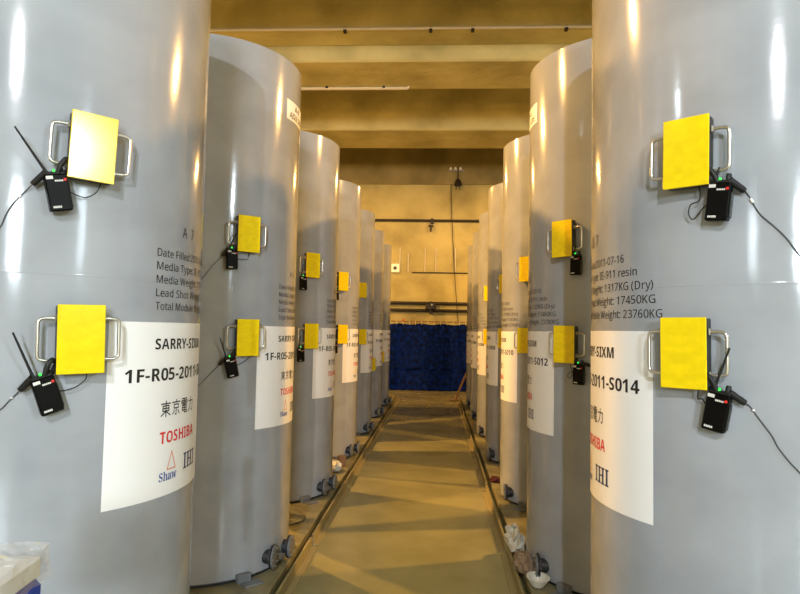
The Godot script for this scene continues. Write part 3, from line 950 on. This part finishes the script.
func make_tarp() -> void:
	var t := thing("tarpaulin", "creased blue tarpaulin hung across the foot of the end wall", "tarpaulin")
	var n := FastNoiseLite.new()
	n.seed = 7
	n.frequency = 0.9
	var cols := 120
	var rows_ := 48
	for piece in 2:
		var y0 := 0.015 if piece == 0 else 0.70
		var y1 := 0.78 if piece == 0 else 2.12
		var zb := -20.30 if piece == 0 else -20.26
		var x0 := -2.6
		var x1 := 2.2
		var f := func(u: float, v: float, back: float) -> Vector3:
			var x := lerpf(x0, x1, u)
			var y := lerpf(y0, y1, v)
			var z := zb + 0.11 * n.get_noise_2d(x * 3.2, y * 0.4 + piece * 9) + 0.02 * sin(x * 17.0 + 2.5 * n.get_noise_2d(x, y)) + 0.012 * n.get_noise_2d(x * 7.0 + 40, y * 3.0) + 0.016 * absf(n.get_noise_2d(x * 2.0 + y * 3.0, y * 4.0 - x * 2.0))
			if piece == 1: y += 0.02 * sin(x * 9.0) * v
			return Vector3(x, y, z + back)
		var st := begin()
		st.set_smooth_group(1)
		for i in cols:
			for j in rows_:
				var u0 := float(i) / cols
				var u1 := float(i + 1) / cols
				var v0 := float(j) / rows_
				var v1 := float(j + 1) / rows_
				var a: Vector3 = f.call(u0, v0, 0.0)
				quad(st, a, f.call(u1, v0, 0.0), f.call(u1, v1, 0.0), f.call(u0, v1, 0.0), a - Vector3(0, 0, 1))
				quad(st, f.call(u0, v0, -0.003), f.call(u1, v0, -0.003), f.call(u1, v1, -0.003), f.call(u0, v1, -0.003), a + Vector3(0, 0, 1))
		part("lower_sheet" if piece == 0 else "upper_sheet", done(st), M.tarp_blue, t)
	# rope or pole it hangs from, with ties
	var r_ := thing("hanging_rail", "thin rusty rail with ties along the top of the blue tarpaulin", "rail")
	part("rail", rod_x(-2.7, 2.3, 2.20, -20.26, 0.016), M.wood, r_)
	for k in 24:
		part("tie", tube_mesh([Vector3(-2.5 + k * 0.2, 2.22, -20.255), Vector3(-2.5 + k * 0.2 + 0.01, 2.10, -20.24)], 0.011, 6, false), M.pale_conduit, r_)
	for x in [-2.65, 2.25]:
		part("post", tube_mesh([Vector3(x, 0.0, -20.26), Vector3(x, 1.1, -20.26), Vector3(x, 2.24, -20.26)], 0.025, 10, false), M.galvanised, r_)
	for x in [-2.65, 2.25]:
		part("post_foot", box_mesh(Vector3(0.16, 0.02, 0.16), 0.003, Vector3(x, 0.01, -20.26)), M.galvanised, r_)
	var om := thing("orange_clip", "small orange clip on the rail near the tarpaulin's top left corner", "clip")
	part("jaw", box_mesh(Vector3(0.09, 0.05, 0.05), 0.008, Vector3(-1.08, 2.235, -20.255)), M.orange_plastic, om)
	part("lever", box_mesh(Vector3(0.03, 0.04, 0.03), 0.006, Vector3(-1.08, 2.275, -20.255)), M.orange_plastic, om)
	# wooden prop leaning by the right end of the tarpaulin
	var pr := thing("wooden_prop", "slanting wooden prop on the floor in front of the blue tarpaulin's right end", "prop")
	part("slanted_board", tube_mesh([Vector3(0.52, 0.02, -17.5), Vector3(0.66, 0.37, -17.6), Vector3(0.85, 0.80, -17.75)], 0.03, 6, false), M.wood, pr)
	part("foot_board", box_mesh(Vector3(0.30, 0.05, 0.12), 0.006, Vector3(0.50, 0.025, -17.45)), M.wood, pr)
	part("back_post", tube_mesh([Vector3(0.88, 0.0, -17.82), Vector3(0.88, 0.5, -17.82), Vector3(0.88, 0.9, -17.82)], 0.03, 6, false), M.wood, pr)


# ---------------------------------------------------------------- loose things
# a crumpled lump: a squashed ball pushed about by noise
func lump(size: Vector3, seed_: int, rough: float, facets := 26) -> ArrayMesh:
	var n := FastNoiseLite.new()
	n.seed = seed_
	n.frequency = 1.4
	var st := begin()
	st.set_smooth_group(-1 if rough > 0.3 else 1)
	var p := func(i: int, j: int) -> Vector3:
		var th := PI * j / (facets / 2)
		var ph := TAU * (i % facets) / facets
		var d := Vector3(sin(th) * cos(ph), cos(th), sin(th) * sin(ph))
		var k := 1.0 + rough * n.get_noise_3d(d.x * 1.2, d.y * 1.2, d.z * 1.2) + rough * 0.5 * n.get_noise_3d(d.x * 3.5, d.y * 3.5, d.z * 3.5)
		var v := d * k * size / 2.0
		v.y = maxf(v.y, -size.y * 0.32) + size.y * 0.32
		return v
	for i in facets:
		for j in facets / 2:
			var mid := Vector3(0, size.y * 0.2, 0)
			if j > 0: tri(st, p.call(i, j), p.call(i + 1, j), p.call(i + 1, j + 1), mid)
			if j < facets / 2 - 1: tri(st, p.call(i, j), p.call(i + 1, j + 1), p.call(i, j + 1), mid)
			elif j > 0: pass
			if j == 0: tri(st, p.call(i, 0), p.call(i + 1, 1), p.call(i, 1), mid)
	return done(st)


func loose(called: String, mesh: Mesh, m: Material, at: Vector3, turn: float, label: String, category: String, group := "") -> void:
	var o := part(called, mesh, m, self, Transform3D(Basis(Vector3.UP, turn), at))
	tag(o, label, category, group)


func make_loose() -> void:
	# right-hand plinth, between the second and third vessel
	loose("cloth_bag", lump(Vector3(0.13, 0.17, 0.24), 4, 0.35), M.cloth_brown, Vector3(0.675, BASE_Y, -4.93), 0.3, "crumpled brown cloth bag at the foot of the second vessel, right row", "bag")
	var dish := thing("plastic_dish", "white plastic dish lying tilted beside the brown cloth bag", "dish", Transform3D(Basis(Vector3.UP, 0.4) * Basis(Vector3.RIGHT, 0.1), Vector3(0.735, BASE_Y + 0.012, -4.62)))
	part("bowl", lathe_mesh([Vector2(0, 0.0), Vector2(0.045, 0.0), Vector2(0.072, 0.045), Vector2(0.075, 0.06), Vector2(0.071, 0.06), Vector2(0.042, 0.006), Vector2(0, 0.006)], 32), M.milky_plastic, dish)
	part("rim", lathe_mesh([Vector2(0.071, 0.058), Vector2(0.082, 0.058), Vector2(0.082, 0.064), Vector2(0.071, 0.064), Vector2(0.071, 0.058)], 32), M.milky_plastic, dish)
	loose("plastic_sheet", lump(Vector3(0.11, 0.22, 0.34), 9, 0.7, 22), M.milky_plastic, Vector3(0.665, BASE_Y, -5.42), 0.2, "crumpled milky plastic sheet behind the brown cloth bag", "sheet")
	loose("red_rag", lump(Vector3(0.12, 0.08, 0.14), 14, 0.6, 18), M.dark_red, Vector3(0.72, BASE_Y, -7.75), 0.9, "small dark red rag at the foot of the third vessel, right row", "rag")
	# left-hand plinth
	loose("folded_sheet", lump(Vector3(0.36, 0.07, 0.5), 17, 0.3, 22), M.plinth_paint, Vector3(-1.42, BASE_Y, -6.02), 0.6, "flat folded olive sheet lying between the second and third vessels, left row", "sheet")
	loose("folded_sheet", lump(Vector3(0.22, 0.16, 0.30), 19, 0.5, 22), M.milky_plastic, Vector3(-1.30, BASE_Y, -8.1), 0.2, "crumpled pale sheet lying between the third and fourth vessels, left row", "sheet")
	loose("cardboard_piece", box_mesh(Vector3(0.10, 0.14, 0.06), 0.004, Vector3(0, 0.07, 0)), M.wood, Vector3(-1.22, BASE_Y, -8.35), 0.3, "small upright cardboard piece between the third and fourth vessels, left row", "cardboard")
	# wrapped instrument on a stand in the near left corner
	var t := thing("wrapped_case", "blue case under a white card, wrapped in clear plastic, near the bottom left corner", "case", Transform3D(Basis(Vector3.UP, 0.12), Vector3(-1.008, -0.032, -1.32)))
	part("blue_body", box_mesh(Vector3(0.26, 0.2, 0.2), 0.012, Vector3(0, 1.238, 0)), M.blue_case, t)
	part("inner_card", box_mesh(Vector3(0.24, 0.045, 0.17), 0.004, Vector3(0.01, 1.368, 0)), M.card_white, t)
	var n := FastNoiseLite.new()
	n.seed = 23
	n.frequency = 9.0
	var st := begin()
	st.set_smooth_group(-1)
	var lo := Vector3(-0.14, 1.335, -0.11)
	var hi := Vector3(0.14, 1.412, 0.11)
	var wob := func(v: Vector3) -> Vector3: return v + Vector3(n.get_noise_3d(v.x, v.y, v.z), n.get_noise_3d(v.y + 5, v.z, v.x), n.get_noise_3d(v.z, v.x + 9, v.y)) * 0.012
	var mid := (lo + hi) / 2
	for face in [[0, 1, 2], [2, 1, 0], [0, 2, 1]]:
		for s in 2:
			if face[2] == 1 and s == 0: continue
			for i in 12:
				for j in 12:
					var q := []
					for c in [[0, 0], [1, 0], [1, 1], [0, 1]]:
						var v := Vector3()
						v[face[0]] = lerpf(lo[face[0]], hi[face[0]], (i + c[0]) / 12.0)
						v[face[1]] = lerpf(lo[face[1]], hi[face[1]], (j + c[1]) / 12.0)
						v[face[2]] = lo[face[2]] if s == 0 else hi[face[2]]
						q.append(wob.call(v))
					quad(st, q[0], q[1], q[2], q[3], mid)
	part("clear_wrap", done(st), M.clear_film, t)
	part("stand_post", tube_mesh([Vector3(0, 0.05, 0), Vector3(0, 0.6, 0), Vector3(0, 1.15, 0)], 0.025, 12, false), M.galvanised, t)
	part("stand_foot", lathe_mesh([Vector2(0, 0.032), Vector2(0.2, 0.032), Vector2(0.2, 0.047), Vector2(0.05, 0.06), Vector2(0, 0.06)], 32), M.dark_case, t)


# ---------------------------------------------------------------- everything
func _ready() -> void:
	rng.seed = 20110716
	make_materials()
	make_camera()
	make_environment()
	make_lamps()
	window_light()
	var f1 := SystemFont.new()
	f1.font_names = PackedStringArray(["Droid Sans"])
	sans = f1
	var f2 := SystemFont.new()
	f2.font_names = PackedStringArray(["Droid Sans"])
	f2.font_weight = 700
	sans_bold = f2
	var f3 := SystemFont.new()
	f3.font_names = PackedStringArray(["Droid Serif"])
	f3.font_weight = 700
	serif = f3
	make_shell()
	make_curbs()
	make_vessels()
	make_end_wall()
	make_instruments()
	make_loose()
	for c in find_children("*", "MeshInstance3D", true, false):
		if c.has_meta("stem"): c.remove_meta("stem")
